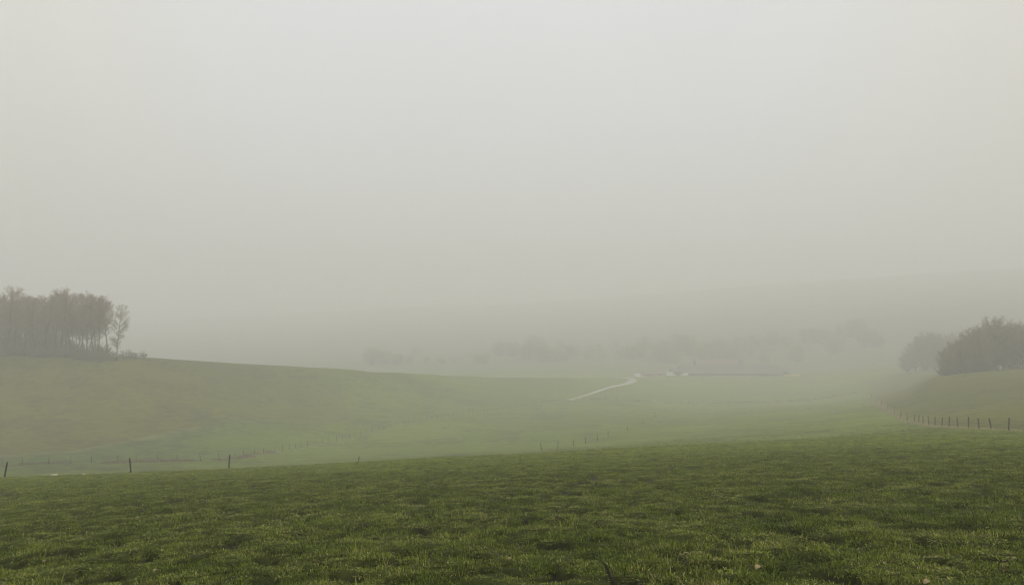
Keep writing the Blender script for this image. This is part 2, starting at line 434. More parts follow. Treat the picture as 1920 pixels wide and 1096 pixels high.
g_r2 = gn.new('ShaderNodeMapRange'); g_r2.inputs['From Min'].default_value = 0.3; g_r2.inputs['From Max'].default_value = 0.7; g_r2.inputs['To Min'].default_value = 0.82; g_r2.inputs['To Max'].default_value = 1.18
gl.new(g_n1.outputs['Fac'], g_r1.inputs['Value']); gl.new(g_n2.outputs['Fac'], g_r2.inputs['Value'])
g_m = gn.new('ShaderNodeMath'); g_m.operation = 'MULTIPLY'
gl.new(g_r1.outputs[0], g_m.inputs[0]); gl.new(g_r2.outputs[0], g_m.inputs[1])
g_v = gn.new('ShaderNodeVectorMath'); g_v.operation = 'SCALE'
gl.new(g_at.outputs['Color'], g_v.inputs[0]); gl.new(g_m.outputs[0], g_v.inputs['Scale'])
gl.new(g_v.outputs[0], gp.inputs['Base Color'])
gp.inputs['Roughness'].default_value = 0.95; gp.inputs['Specular IOR Level'].default_value = 0.08
g_b = gn.new('ShaderNodeBump'); g_b.inputs['Strength'].default_value = 0.6; g_b.inputs['Distance'].default_value = 0.05
gl.new(g_n1.outputs['Fac'], g_b.inputs['Height']); gl.new(g_b.outputs[0], gp.inputs['Normal'])
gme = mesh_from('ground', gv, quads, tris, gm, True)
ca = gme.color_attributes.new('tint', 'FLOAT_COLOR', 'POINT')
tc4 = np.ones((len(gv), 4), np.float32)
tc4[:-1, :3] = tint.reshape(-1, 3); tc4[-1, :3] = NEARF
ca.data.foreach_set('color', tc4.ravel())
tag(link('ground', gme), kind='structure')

# ------------------------------------------------------------------ grass on the near field (uncountable: one object)
def blade_mat(name, dark, mid, light, straw, straw_from=0.93):
    m, n, l, p = nodes_of(name)
    at_ = n.new('ShaderNodeAttribute'); at_.attribute_name = 'shade'
    oi = n.new('ShaderNodeObjectInfo')
    geo = n.new('ShaderNodeNewGeometry')
    ns = n.new('ShaderNodeTexNoise'); ns.inputs['Scale'].default_value = 0.8; ns.inputs['Detail'].default_value = 4
    l.new(geo.outputs['Position'], ns.inputs['Vector'])
    mr = n.new('ShaderNodeMapRange'); mr.inputs['From Min'].default_value = 0.3; mr.inputs['From Max'].default_value = 0.7
    mr.inputs['To Min'].default_value = -0.26; mr.inputs['To Max'].default_value = 0.26
    l.new(ns.outputs['Fac'], mr.inputs['Value'])
    r = n.new('ShaderNodeValToRGB')
    e = r.color_ramp.elements
    e[0].position = 0.0; e[0].color = (*dark, 1)
    e[1].position = 1.0; e[1].color = (*straw, 1)
    x = e.new(0.45); x.color = (*mid, 1)
    x = e.new(straw_from - 0.06); x.color = (*light, 1)
    x = e.new(straw_from); x.color = (*straw, 1)
    ad = n.new('ShaderNodeMath'); ad.operation = 'ADD'
    l.new(at_.outputs['Fac'], ad.inputs[0]); l.new(mr.outputs[0], ad.inputs[1])
    cl = n.new('ShaderNodeClamp'); l.new(ad.outputs[0], cl.inputs[0])
    l.new(cl.outputs[0], r.inputs['Fac'])
    hv = n.new('ShaderNodeHueSaturation')
    mh = n.new('ShaderNodeMapRange'); mh.inputs['To Min'].default_value = 0.55; mh.inputs['To Max'].default_value = 1.45
    l.new(oi.outputs['Random'], mh.inputs['Value']); l.new(mh.outputs[0], hv.inputs['Value'])
    l.new(r.outputs['Color'], hv.inputs['Color']); l.new(hv.outputs['Color'], p.inputs['Base Color'])
    p.inputs['Roughness'].default_value = 0.7; p.inputs['Specular IOR Level'].default_value = 0.1
    tr = n.new('ShaderNodeBsdfTranslucent'); l.new(hv.outputs['Color'], tr.inputs['Color'])
    mx = n.new('ShaderNodeMixShader'); mx.inputs[0].default_value = 0.3
    l.new(p.outputs[0], mx.inputs[1]); l.new(tr.outputs[0], mx.inputs[2])
    l.new(mx.outputs[0], n['Material Output'].inputs['Surface'])
    return m

def blades(root, length, width, az, lean, curl, shade):
    """curved blades, three quads and a tip each, as arrays -> verts, quads, tris, shade"""
    n = len(root)
    out = np.stack([np.cos(az), np.sin(az), np.zeros(n)], 1)
    side = np.stack([-np.sin(az), np.cos(az), np.zeros(n)], 1)
    V = []
    for k, t in enumerate((0.0, 0.4, 0.75, 1.0)):
        ang = lean + curl * t
        hor = length * t * np.sin(ang); ver = length * t * np.cos(ang)
        c = root + out * hor[:, None]; c[:, 2] += ver
        w = width * (1.0, 0.9, 0.6, 0.0)[k] * 0.5
        if k < 3:
            V += [c - side * w[:, None], c + side * w[:, None]]
        else:
            V += [c]
    v = np.stack(V, 1).reshape(-1, 3)
    base = (np.arange(n) * 7)[:, None]
    q = np.concatenate([base + np.array([[0, 1, 3, 2]]), base + np.array([[2, 3, 5, 4]])])
    t = base + np.array([[4, 5, 6]])
    return v, q, t, np.repeat(shade, 7)

NT = 10
bv, bq, bt, bs, bid = [], [], [], [], []
off = 0
for k in range(NT):
    nb = 30 if k < 8 else 26
    rad = np.sqrt(rng.random(nb)) * 0.095; an = rng.random(nb) * 6.283
    root = np.stack([rad * np.cos(an), rad * np.sin(an), np.full(nb, -0.01)], 1)
    tall = (1.0, 0.8, 1.2, 0.7, 1.0, 1.4, 0.9, 1.1, 0.8, 1.0)[k]
    ln = (0.028 + 0.06 * rng.random(nb) ** 2) * tall
    wd = 0.006 + 0.006 * rng.random(nb)
    az = an + rng.normal(0, 0.9, nb)
    v, q, t, s = blades(root, ln, wd, az, rng.random(nb) ** 1.6 * 1.35, 0.2 + rng.random(nb) * 0.9, np.clip(rng.normal(0.46, 0.33, nb), 0, 1))
    if k == 9: s = np.clip(s + 0.48, 0, 1)          # a withered tuft
    bv.append(v); bq.append(q + off); bt.append(t + off); bs.append(s); bid.append(np.full(len(v), k)); off += len(v)

# scatter: density falls and tufts widen with distance
pts, psc, pidx = [], [], []
for (y0, y1, dens, sc) in ((2.0, 6.5, 80, 1.0), (6.5, 14, 150, 1.0), (14, 24, 115, 1.05), (24, 42, 60, 1.2), (42, 72, 16, 1.4), (72, 130, 5, 1.8)):
    hw = 0.74
    area = hw * (y1 * y1 - y0 * y0) + 14 * (y1 - y0)
    n = int(area * dens)
    t = rng.random(n) * area      # strip widens with distance, with a margin of 7 m on both sides
    y = (-7 + np.sqrt(49 + hw * (t + hw * y0 * y0 + 14 * y0))) / hw
    x = (rng.random(n) * 2 - 1) * (hw * y + 7)
    hol = np.clip((vnoise(x / 0.24, y / 0.24, 3) * 0.82 + vnoise(x / 2.5, y / 2.5, 4) * 0.18 - 0.55) / 0.07, 0, 1)
    hol = np.maximum(hol, np.clip((vnoise(x / 0.36, y / 0.6, 45) * 0.82 + vnoise(x / 5, y / 5, 46) * 0.18 - 0.60) / 0.06, 0, 1) * np.clip((y - 13) / 10, 0, 1))
    px = 960 + F * x / y
    keep = (rng.random(n) > hol * 0.96) & ((y < line_Y(FENCE_A, px) - 0.2) | (px > 1310)) & (960 + F * x / y < np.interp(y, np.array(FENCE_D)[:, 1], np.array(FENCE_D)[:, 0], left=9999) - 2)
    x, y = x[keep], y[keep]
    n = len(x)
    g = vnoise(x / 0.6, y / 0.6, 50) * 0.6 + vnoise(x / 4, y / 4, 51) * 0.4
    s = sc * (0.6 + 0.9 * g) * (0.8 + 0.4 * rng.random(n))
    hz = sc ** 0.35 * (0.3 + 1.7 * vnoise(x / 0.33, y / 0.33, 52) ** 1.6) * (0.7 + 0.4 * g) * (0.75 + 0.5 * rng.random(n))
    pts.append(np.stack([x, y, ground(x, y)], 1)); psc.append(np.stack([s, s, hz], 1))
    pidx.append(np.where(rng.random(n) < 0.045, 9, rng.integers(0, 9, n)))
pts = np.concatenate(pts); psc = np.concatenate(psc); pidx = np.concatenate(pidx)
np_ = len(pts)
M['grass'] = blade_mat('grass_blades', (0.018, 0.036, 0.003), (0.110, 0.145, 0.012), (0.24, 0.268, 0.042), (0.37, 0.33, 0.14))
gv2 = np.concatenate(bv + [pts])
grm = mesh_from('grass', gv2, np.concatenate(bq), np.concatenate(bt), M['grass'])
def set_attr(me, name, typ, arr, field):
    a = me.attributes.new(name, typ, 'POINT'); a.data.foreach_set(field, np.ascontiguousarray(arr).ravel())
z0 = off
set_attr(grm, 'shade', 'FLOAT', np.concatenate(bs + [np.zeros(np_)]).astype(np.float32), 'value')
set_attr(grm, 'tuft', 'INT', np.concatenate(bid + [np.full(np_, 99)]).astype(np.int32), 'value')
set_attr(grm, 'spot', 'BOOLEAN', np.concatenate([np.zeros(z0, bool), np.ones(np_, bool)]), 'value')
set_attr(grm, 'pick', 'INT', np.concatenate([np.zeros(z0, np.int32), pidx.astype(np.int32)]), 'value')
rot = np.zeros((z0 + np_, 3), np.float32); rot[z0:, 2] = rng.random(np_) * 6.283; rot[z0:, 0] = 0
set_attr(grm, 'turn', 'FLOAT_VECTOR', rot, 'vector')
sca = np.ones((z0 + np_, 3), np.float32); sca[z0:] = psc
set_attr(grm, 'size', 'FLOAT_VECTOR', sca, 'vector')
gro = tag(link('grass', grm), kind='stuff')

ng = bpy.data.node_groups.new('tuft_scatter', 'GeometryNodeTree')
ng.interface.new_socket('Geometry', in_out='INPUT', socket_type='NodeSocketGeometry')
ng.interface.new_socket('Geometry', in_out='OUTPUT', socket_type='NodeSocketGeometry')
N, L = ng.nodes, ng.links
gi, go = N.new('NodeGroupInput'), N.new('NodeGroupOutput')
def named(name, typ):
    a = N.new('GeometryNodeInputNamedAttribute'); a.data_type = typ
    a.inputs['Name'].default_value = name
    return a.outputs['Attribute']
sp = N.new('GeometryNodeSeparateGeometry'); sp.domain = 'POINT'
L.new(gi.outputs[0], sp.inputs['Geometry']); L.new(named('spot', 'BOOLEAN'), sp.inputs['Selection'])
si = N.new('GeometryNodeSplitToInstances'); si.domain = 'POINT'
L.new(sp.outputs['Inverted'], si.inputs['Geometry']); L.new(named('tuft', 'INT'), si.inputs['Group ID'])
ip = N.new('GeometryNodeInstanceOnPoints')
L.new(sp.outputs['Selection'], ip.inputs['Points']); L.new(si.outputs['Instances'], ip.inputs['Instance'])
ip.inputs['Pick Instance'].default_value = True
L.new(named('pick', 'INT'), ip.inputs['Instance Index'])
L.new(named('turn', 'FLOAT_VECTOR'), ip.inputs['Rotation']); L.new(named('size', 'FLOAT_VECTOR'), ip.inputs['Scale'])
L.new(ip.outputs['Instances'], go.inputs[0])
md = gro.modifiers.new('scatter', 'NODES'); md.node_group = ng

# rough dead growth along the fence banks (uncountable: one object per bank)
def bank(name, line, width, dens, hmin, hmax, wb, mat, gap=0.0, seed=0):
    w = world_line(line)
    seg = np.diff(w, axis=0); ln = np.hypot(seg[:, 0], seg[:, 1])
    r2 = np.random.default_rng(seed)
    P = []
    for k in range(len(seg)):
        n = int(ln[k] * dens)
        t = r2.random(n)
        p = w[k] + seg[k] * t[:, None]
        nrm = np.array([-seg[k][1], seg[k][0]]) / ln[k]
        p = p + nrm * (r2.normal(0, width, n))[:, None]
        P.append(p)
    P = np.concatenate(P)
    m = vnoise(P[:, 0] / 2.2, P[:, 1] / 2.2, 60 + seed) * 0.6 + vnoise(P[:, 0] / 9, P[:, 1] / 9, 61 + seed) * 0.4
    P = P[m > gap]; m = m[m > gap]
    n = len(P)
    root = np.stack([P[:, 0], P[:, 1], ground(P[:, 0], P[:, 1]) - 0.03], 1)
    v, q, t, s = blades(root, (hmin + (hmax - hmin) * r2.random(n)) * (0.4 + m), wb * (0.7 + 0.6 * r2.random(n)), r2.random(n) * 6.283,
                        r2.random(n) * 0.7, 0.4 + r2.random(n) * 1.0, r2.random(n))
    return tag(link(name, mesh_from(name, v, q, t, mat)), kind='stuff')

bank('dead_bracken', [p for p in FENCE_B if p[0] < 540], 1.0, 110, 0.3, 0.85, 0.05, M['bracken'], 0.38, 3)
bank('bleached_grass', [p for p in FENCE_B if p[0] > 420], 0.7, 40, 0.2, 0.55, 0.05, M['rough_grass'], 0.42, 4)
bank('rough_grass', FENCE_D[1:], 0.6, 110, 0.12, 0.42, 0.035, M['rough_grass'], 0.3, 5)
bank('rough_grass', FENCE_A[:5], 0.4, 90, 0.06, 0.24, 0.018, M['rough_grass'], 0.45, 6)
bank('hedge_bottom', FENCE_C, 0.8, 35, 0.4, 0.9, 0.10, M['bush'], 0.5, 7)

# ------------------------------------------------------------------ farm track
def ribbon(name, line, width, mat, lift=0.05, sub=8):
    w = world_line(line)
    n = len(w); tt = np.arange(n); q = np.linspace(0, n - 1, (n - 1) * sub + 1)
    x = pchip(tt, w[:, 0], q); y = pchip(tt, w[:, 1], q)
    p = np.stack([x, y], 1)
    d = np.gradient(p, axis=0); d /= np.linalg.norm(d, axis=1, keepdims=True)
    nr = np.stack([-d[:, 1], d[:, 0]], 1)
    wd = width if np.ndim(width) else np.full(n, width)
    hw = np.interp(q, tt, wd) / 2
    rows = []
    K = 5
    for k in range(K):
        o = p + nr * (hw * (k / (K - 1) * 2 - 1))[:, None]
        rows.append(np.stack([o[:, 0], o[:, 1], ground(o[:, 0], o[:, 1]) + lift + (0.05 if 0 < k < K - 1 else -0.05)], 1))
    v = np.concatenate(rows); m = len(q)
    qd = [(k * m + i, k * m + i + 1, (k + 1) * m + i + 1, (k + 1) * m + i) for k in range(K - 1) for i in range(m - 1)]
    return link(name, mesh_from(name, v, qd, None, mat, True))
TRACK = [(1066, 328), (1074, 332), (1090, 342), (1112, 357), (1138, 377), (1160, 395), (1174, 407), (1182, 415), (1186, 421), (1184, 427), (1177, 431), (1168, 434), (1161, 440), (1160, 452), (1170, 470), (1190, 486), (1215, 494), (1245, 497)]
tag(ribbon('track', TRACK, np.array([4.2, 2.6, 2.0, 1.9, 2.0, 2.3, 2.8, 3.5, 4.0, 3.8, 3.2, 2.6, 2.2, 2.2, 2.2, 2.2, 2.4, 2.6]), M['track'], lift=0.13), kind='structure')

# ------------------------------------------------------------------ fences
def post_mesh(seed, h, r):
    rr = random.Random(seed); m = MB()
    pts = [(rr.uniform(-.006, .006), rr.uniform(-.006, .006), z * h) for z in (-0.25, 0.0, 0.35, 0.7, 0.97, 1.0)]
    m.path(pts, [r * 1.05, r * 1.05, r, r * 0.97, r * 0.9, r * 0.6], 8)
    v = np.concatenate(m.v); q = np.concatenate(m.q); t = np.concatenate(m.t)
    return v, q, t
def fence(name, label, line, stations, h, r, mat, wires, sag_from=None, leans=None, insul=False, seed=0):
    """line: (column, distance) of each post"""
    rr = random.Random(seed)
    P = [at(px, Y) for px, Y in line]
    base = P[len(P) // 2]
    root = empty(name, base)
    tag(root, label, 'fence')
    protos = [mesh_from('post', *post_mesh(seed * 7 + k, 1.0, 1.0 * r / 1.0), mat, True) for k in range(3)]
    tops = []
    for i, p in enumerate(P):
        o = link('post', protos[i % 3], root)
        hh = h * rr.uniform(0.92, 1.08)
        ln = leans.get(i) if leans and i in leans else (rr.gauss(0, 0.045), rr.gauss(0, 0.045))
        o.location = (p[0] - base[0], p[1] - base[1], p[2] - base[2])
        o.rotation_euler = (ln[1], ln[0], rr.uniform(0, 6.28))
        o.rotation_mode = 'XYZ'
        o.rotation_euler = (ln[1], ln[0], 0)
        o.scale = (1, 1, hh)
        tops.append((p[0] - base[0] + math.sin(ln[0]) * hh, p[1] - base[1] - math.sin(ln[1]) * hh, p[2] - base[2] + hh, ln))
        if leans and i in leans: o['label'] = 'leaning dark post'
        if insul and Y_ok(line[i][1]):
            for zz in (0.55, 0.8):
                m = MB()
                m.path([(r * 0.8, 0, zz), (r + 0.045, 0, zz), (r + 0.05, 0, zz + 0.012), (r + 0.05, 0, zz + 0.05)], [0.022, 0.016, 0.02, 0.018], 6)
                m.build('insulator', M['insulator'], o)
    for w in wires:
        m = MB()
        pts = []
        for i, (tx, ty, tz, ln) in enumerate(tops):
            f = w
            b = (P[i][0] - base[0], P[i][1] - base[1], P[i][2] - base[2])
            pts.append(tuple(b[k] + (( tx, ty, tz)[k] - b[k]) * f for k in range(3)))
        pp = []
        for i in range(len(pts) - 1):
            for t in (0, 0.33, 0.66):
                q = [pts[i][k] + (pts[i + 1][k] - pts[i][k]) * t for k in range(3)]
                q[2] -= 0.12 * t * (1 - t)
                pp.append(q)
        pp.append(pts[-1])
        m.path(pp, [0.003] * len(pp), 4, False)
        m.build('wire', M['wire'], root)
    return root
def Y_ok(Y): return Y < 100

fence('wire_fence', 'wire fence with sparse dark wooden posts along the lower edge of the foreground field', FENCE_A, None, 1.22, 0.058, M['post'], (0.55, 0.9), leans={2: (0.17, 0.0), 3: (-0.09, 0.0)}, seed=1)
pB = []
lB = np.array(FENCE_B, float)
wB = world_line(FENCE_B)
def resample(line, step, jit=0.0, seed=0):
    w = world_line(line); d = np.concatenate([[0], np.cumsum(np.hypot(*np.diff(w, axis=0).T))])
    r2 = np.random.default_rng(seed)
    s = np.arange(0, d[-1], step) + r2.normal(0, jit, len(np.arange(0, d[-1], step)))
    s = np.clip(s, 0, d[-1])
    x = np.interp(s, d, w[:, 0]); y = np.interp(s, d, w[:, 1])
    return [(960 + F * a / b, b) for a, b in zip(x, y)]
fence('wire_fence', 'long fence of thin brown posts along the valley floor from brown bracken to pale track', resample(FENCE_B, 3.4, 0.4, 2), None, 1.2, 0.05, M['post'], (0.5, 0.88), seed=2)
fence('wire_fence', 'faint fence of small posts crossing the misty field right of the pale track end', resample(FENCE_C, 5.0, 0.5, 3), None, 1.1, 0.05, M['post_grey'], (0.5, 0.9), seed=3)
fence('wire_fence', 'curving line of dark fence posts below the trees at the right edge', FENCE_D, None, 1.25, 0.062, M['post'], (0.45, 0.7, 0.92), leans={3: (-0.26, 0.05), 4: (-0.12, 0.0)}, insul=True, seed=4)

# ------------------------------------------------------------------ trees (bare, early spring)
def rot_about(d, ang, az):
    """direction tilted by ang away from d, at azimuth az around it"""
    d = d / np.linalg.norm(d)
    ref = np.array([0, 0, 1.0]) if abs(d[2]) < 0.9 else np.array([1.0, 0, 0])
    a = np.cross(d, ref); a /= np.linalg.norm(a); b = np.cross(d, a)
    return d * math.cos(ang) + (a * math.cos(az) + b * math.sin(az)) * math.sin(ang)

def tree_proto(seed, H, W, bottom, nlimb, mat='twig', lean=0.0, twig_r=0.013, twigs=7, forks=1, tr=0.2, squash=1.0, fill=0.5):
    """bare tree whose limbs reach out to a rounded, uneven crown: trunk mesh (trunk, limbs) and crown mesh (branches, twigs)"""
    r = random.Random(seed)
    T, Cb = MB(), MB()
    S = {2: [[], [], [], []], 3: [[], [], [], []]}
    def seg(l, p0, p1, r0, r1):
        q = S[l]; q[0].append(p0); q[1].append(p1); q[2].append(r0); q[3].append(r1)
    zc = H * (bottom + (1 - bottom) * 0.52); rz = H * (1 - bottom) * 0.5; rx = W / 2
    lumps = [(np.array([r.gauss(0, 1), r.gauss(0, 1), r.gauss(0.2, 1)]), r.uniform(-0.24, 0.08)) for _ in range(14)]
    lumps = [(a / np.linalg.norm(a), b) for a, b in lumps]
    trunks = []
    for f in range(forks):
        nseg = 10
        p = np.array([0.0, 0, -0.5]); d = np.array([lean * 0.4, 0, 1.0])
        if forks > 1:
            a = f * 6.283 / forks + seed
            d += np.array([math.cos(a), math.sin(a), 0]) * 0.28
            p = p + np.array([math.cos(a), math.sin(a), 0]) * 0.2
        Ht = H * (0.9 if f == 0 else r.uniform(0.72, 0.85))
        pts, rad = [p.copy()], [tr * 1.45]
        for k in range(nseg):
            d = d + np.array([r.gauss(0, 0.045) + lean * 0.06, r.gauss(0, 0.045), 0.08]); d /= np.linalg.norm(d)
            p = p + d * (Ht + 0.5) / nseg
            pts.append(p.copy()); rad.append(tr * (1 - (k + 1) / nseg) ** 0.8 + 0.015)
        T.path(pts, rad, 7); trunks.append(np.array(pts))
    for k in range(nlimb):
        tk = trunks[k % forks]
        dirn = np.array([r.gauss(0, 1), r.gauss(0, 1), r.gauss(0.15, 0.9)]); dirn /= np.linalg.norm(dirn)
        sc = 1.0 + sum(b * max(0, float(a @ dirn)) ** 6 for a, b in lumps)
        rr = (fill + (1 - fill) * r.random() ** 0.5) * sc
        end = np.array([dirn[0] * rx * rr, dirn[1] * rx * rr, zc + dirn[2] * rz * rr])
        lx = np.interp(end[2], tk[:, 2], tk[:, 0]); ly = np.interp(end[2], tk[:, 2], tk[:, 1])
        if forks == 1: end[0] += lx; end[1] += ly
        hor = math.hypot(end[0] - lx, end[1] - ly)
        zs = min(max(H * bottom * 0.8, end[2] - hor * r.uniform(0.5, 1.1) - 0.4), H * 0.84)
        st = np.array([np.interp(zs, tk[:, 2], tk[:, 0]), np.interp(zs, tk[:, 2], tk[:, 1]), zs])
        ctl = st * 0.5 + end * 0.5 + np.array([(end[0] - st[0]) * 0.16, (end[1] - st[1]) * 0.16, -0.06 * hor]) + np.array([r.gauss(0, .2), r.gauss(0, .2), r.gauss(0, .2)])
        L_ = np.linalg.norm(end - st)
        r0 = max(0.022, tr * 0.40 * (1 - 0.75 * zs / H)); lp, lr = [], []
        nls = 6
        for m in range(nls + 1):
            t = m / nls
            lp.append(st * (1 - t) ** 2 + ctl * 2 * t * (1 - t) + end * t * t + np.array([r.gauss(0, .05), r.gauss(0, .05), r.gauss(0, .05)]) * (m > 0)); lr.append(r0 * (1 - t) + 0.011)
        T.path(lp, lr, 5)
        for m in range(2, nls + 1):
            q = lp[m]; dd = lp[m] - lp[m - 1]; dd = dd / (np.linalg.norm(dd) + 1e-6)
            for b in range(3):
                bd = rot_about(dd, math.radians(r.uniform(20, 65)), r.random() * 6.283); bd[2] += 0.1; bd /= np.linalg.norm(bd)
                bl_ = (0.5 + 0.16 * L_) * r.uniform(0.6, 1.25)
                b1 = q + bd * bl_ * 0.5
                bd2 = bd + np.array([r.gauss(0, .25), r.gauss(0, .25), 0.1]); bd2 /= np.linalg.norm(bd2)
                b2 = b1 + bd2 * bl_ * 0.5
                seg(2, q, b1, twig_r * 1.7, twig_r * 1.3); seg(2, b1, b2, twig_r * 1.3, twig_r)
                for w in range(twigs):
                    u = r.random()
                    w0 = q + (b1 - q) * u * 2 if u < .5 else b1 + (b2 - b1) * (u * 2 - 1)
                    wd = rot_about(bd2, math.radians(r.uniform(20, 80)), r.random() * 6.283)
                    wl_ = r.uniform(0.3, 0.75)
                    w1 = w0 + wd * wl_ * 0.55
                    w2 = w1 + (wd + np.array([r.gauss(0, .3), r.gauss(0, .3), .12])) * wl_ * 0.45
                    seg(3, w0, w1, twig_r, twig_r * 0.8); seg(3, w1, w2, twig_r * 0.8, twig_r * 0.4)
    for l in (2, 3): Cb.tubes(*S[l], 3)
    root = empty('bare_tree', (0, 0, -500))
    T.build('trunk', M['bark'], root, True)
    Cb.build('crown', M[mat], root)
    return root

def bush_proto(seed, H, W, n=620, mat='bush'):
    r = random.Random(seed); m = MB(); s = MB()
    P0, P1, A, B = [], [], [], []
    stems = []
    for k in range(14):
        az = r.random() * 6.283; out = r.random() ** 0.6
        tip = np.array([math.cos(az) * out * W * .5, math.sin(az) * out * W * .5, H * math.sqrt(max(0.05, 1 - out * out * .85)) * r.uniform(.7, 1.05)])
        b = np.array([math.cos(az) * out * W * .16, math.sin(az) * out * W * .16, -0.1])
        mid = (b + tip) / 2 + np.array([0, 0, H * .08])
        s.path([b, mid, tip], [0.045, 0.03, 0.012], 4, False)
        stems.append((b, mid, tip))
    for k in range(n):
        b, mid, tip = r.choice(stems); t = r.uniform(0.12, 1)
        p = b + (mid - b) * t * 2 if t < .5 else mid + (tip - mid) * (t * 2 - 1)
        d = np.array([r.gauss(0, 1), r.gauss(0, 1), abs(r.gauss(0.4, .6))]); d /= np.linalg.norm(d)
        l = r.uniform(.3, .8) * H * .32
        q = p + d * l * .5
        e = q + (d + np.array([r.gauss(0, .4), r.gauss(0, .4), .2])) * l * .5
        P0 += [p, q]; P1 += [q, e]; A += [.02, .016]; B += [.016, .006]
    m.tubes(P0, P1, A, B, 3)
    root = empty('bush', (0, 0, -500))
    s.build('stem', M['bark'], root, True)
    m.build('crown', M[mat], root)
    return root

used = set()
def plant(proto, px, Y, scale, label, cat, group, rz, name=None, sink=0.0):
    if proto.name in used:
        o = copy_tree(proto)
    else:
        o = proto; used.add(proto.name)
    o.location = at(px, Y, -sink)
    o.rotation_euler = (0, 0, rz)
    o.scale = (scale,) * 3 if not isinstance(scale, tuple) else scale
    tag(o, label, cat, group)
    return o

R = random.Random(5)
slim = [tree_proto(100 + k, 20, (8.4, 7.2, 9.0, 7.8, 6.8)[k], (0.36, 0.50, 0.30, 0.46, 0.40)[k], (52, 46, 56, 50, 44)[k], tr=0.21, fill=0.6) for k in range(5)]
edge_tree = tree_proto(131, 17, 5.2, 0.14, 46, lean=0.10, tr=0.15, twigs=4)
edge_tree2 = tree_proto(137, 19.5, 8.6, 0.32, 52, lean=0.05, tr=0.19)
GW = 'bare trees of the wood on the left hill'
plant(edge_tree, 219, 241, 0.98, 'slim bare tree standing a little apart at the open end of the hill wood', 'tree', GW, 0.2)
plant(edge_tree2, 200, 240, 1.0, 'tall bare tree arching beside the slim outermost tree of the hill wood', 'tree', GW, 0.5)
plant(slim[0], 12, 237, 1.0, 'bare tree at the left photo edge with a tufted top above its neighbours', 'tree', GW, 1.0)
plant(slim[2], 122, 238, 1.02, 'tallest broad bare tree in the middle of the left hill wood front', 'tree', GW, 2.0)
mass = 'packed bare tree within the brown mass of the left hill wood'
front_px = [(-150, 18), (-118, 19), (-90, 18.5), (-62, 19), (-38, 18), (-18, 18.5), (30, 17.5), (48, 16.8), (66, 18.2), (84, 18.8), (100, 19), (112, 19), (136, 20), (150, 19.6), (163, 19.5), (176, 19.8), (187, 19.6)]
for i, (px, h) in enumerate(front_px):
    plant(slim[(i * 2 + 1) % 5], px + R.uniform(-3, 3), 236 + R.uniform(0, 5), h / 20, mass, 'tree', GW, R.random() * 6.28)
for i in range(72):
    px = -175 + i * 5.05 + R.uniform(-4, 4)
    h = 18.2 + 0.9 * math.sin(px * 0.03) + R.uniform(-1.0, 1.0)
    if 20 < px < 58: h -= 1.6
    plant(slim[R.randrange(5)], px, 244 + R.uniform(0, 40), h / 20, mass, 'tree', GW, R.random() * 6.28)
bushes = [bush_proto(300 + k, 2.6, 4.0) for k in range(4)]
GB = 'understorey bushes below the left hill wood'
bl = 'one of the merged dark bushes along the foot of the left hill wood'
for i in range(40):
    px = -160 + i * 9.6 + R.uniform(-3, 3)
    if px > 228: break
    s = R.uniform(0.95, 1.5)
    plant(bushes[i % 4], px, 234 + R.uniform(0, 5), (s * 1.2, s * 1.2, s), bl, 'bush', GB, R.random() * 6.28)
for i in range(44):
    px = -160 + i * 8.3 + R.uniform(-4, 4)
    sz = R.uniform(1.3, 1.8) * (1.8 if px < 120 else 0.9)
    plant(bushes[(i * 3) % 4], px, 243 + R.uniform(0, 26), (sz * 0.9, sz * 0.9, sz * 1.25), bl, 'bush', GB, R.random() * 6.28)
plant(bushes[1], 238, 241, (1.3, 1.3, 1.15), 'low mounded bush just right of the outermost tree of the left hill wood', 'bush', GB, 1.0)
plant(bushes[2], 253, 242, (1.2, 1.2, 0.85), 'small bush between the mounded bush and the last upright bush on the skyline', 'bush', GB, 2.0)
plant(bushes[3], 268, 243, (0.6, 0.6, 1.2), 'narrow upright bush that ends the left hill wood on the skyline', 'bush', GB, 0.4)

# the wood on the right slope
broad = [tree_proto(400 + k, 13, (11.5, 12.5, 10.8, 12)[k], (0.06, 0.10, 0.05, 0.12)[k], (110, 116, 104, 112)[k], mat='twig_olive', twig_r=0.014, twigs=7, forks=(1, 2, 2, 1)[k], fill=0.62) for k in range(4)]
open_tree = tree_proto(450, 14, 10.5, 0.26, 44, mat='twig_olive', twigs=6, tr=0.22)
GR = 'trees of the wood on the right slope'
plant(broad[2], 1776, 229, 7.6 / 13, 'smallest round tree at the left tip of the nearer right wood', 'tree', GR, 0.3)
plant(broad[0], 1801, 231, 10.2 / 13, 'rounded brown-olive tree second from the left tip of the nearer right wood', 'tree', GR, 1.3)
plant(broad[1], 1834, 232, (1.1, 1.1, 0.92), 'broad dense tree left of the tallest domed crown in the right wood', 'tree', GR, 2.3)
plant(broad[3], 1867, 233, (1.35, 1.35, 1.13), 'tallest dome-crowned tree of the right wood', 'tree', GR, 3.1)
plant(broad[1], 1896, 236, 12.2 / 13, 'lower tree in the dip between the tallest dome and the open edge tree', 'tree', GR, 4.4)
plant(open_tree, 1917, 230, 14.6 / 14, 'open-branched tree with a visible trunk at the right edge of the photo', 'tree', GR, 5.0)
inner = 'one of the crowded trees filling the inside of the nearer right wood'
for px, Y, h in ((1790, 238, 9.0), (1815, 240, 11), (1850, 241, 13), (1880, 242, 13), (1910, 244, 12.5), (1945, 238, 14), (1985, 240, 14), (2030, 236, 14.5), (1822, 247, 10.5), (1858, 248, 12.5), (1885, 250, 12.5)):
    plant(broad[R.randrange(4)], px, Y, h / 13, inner, 'tree', GR, R.random() * 6.28)
rb = 'one of the merged low bushes along the foot of the nearer right wood'
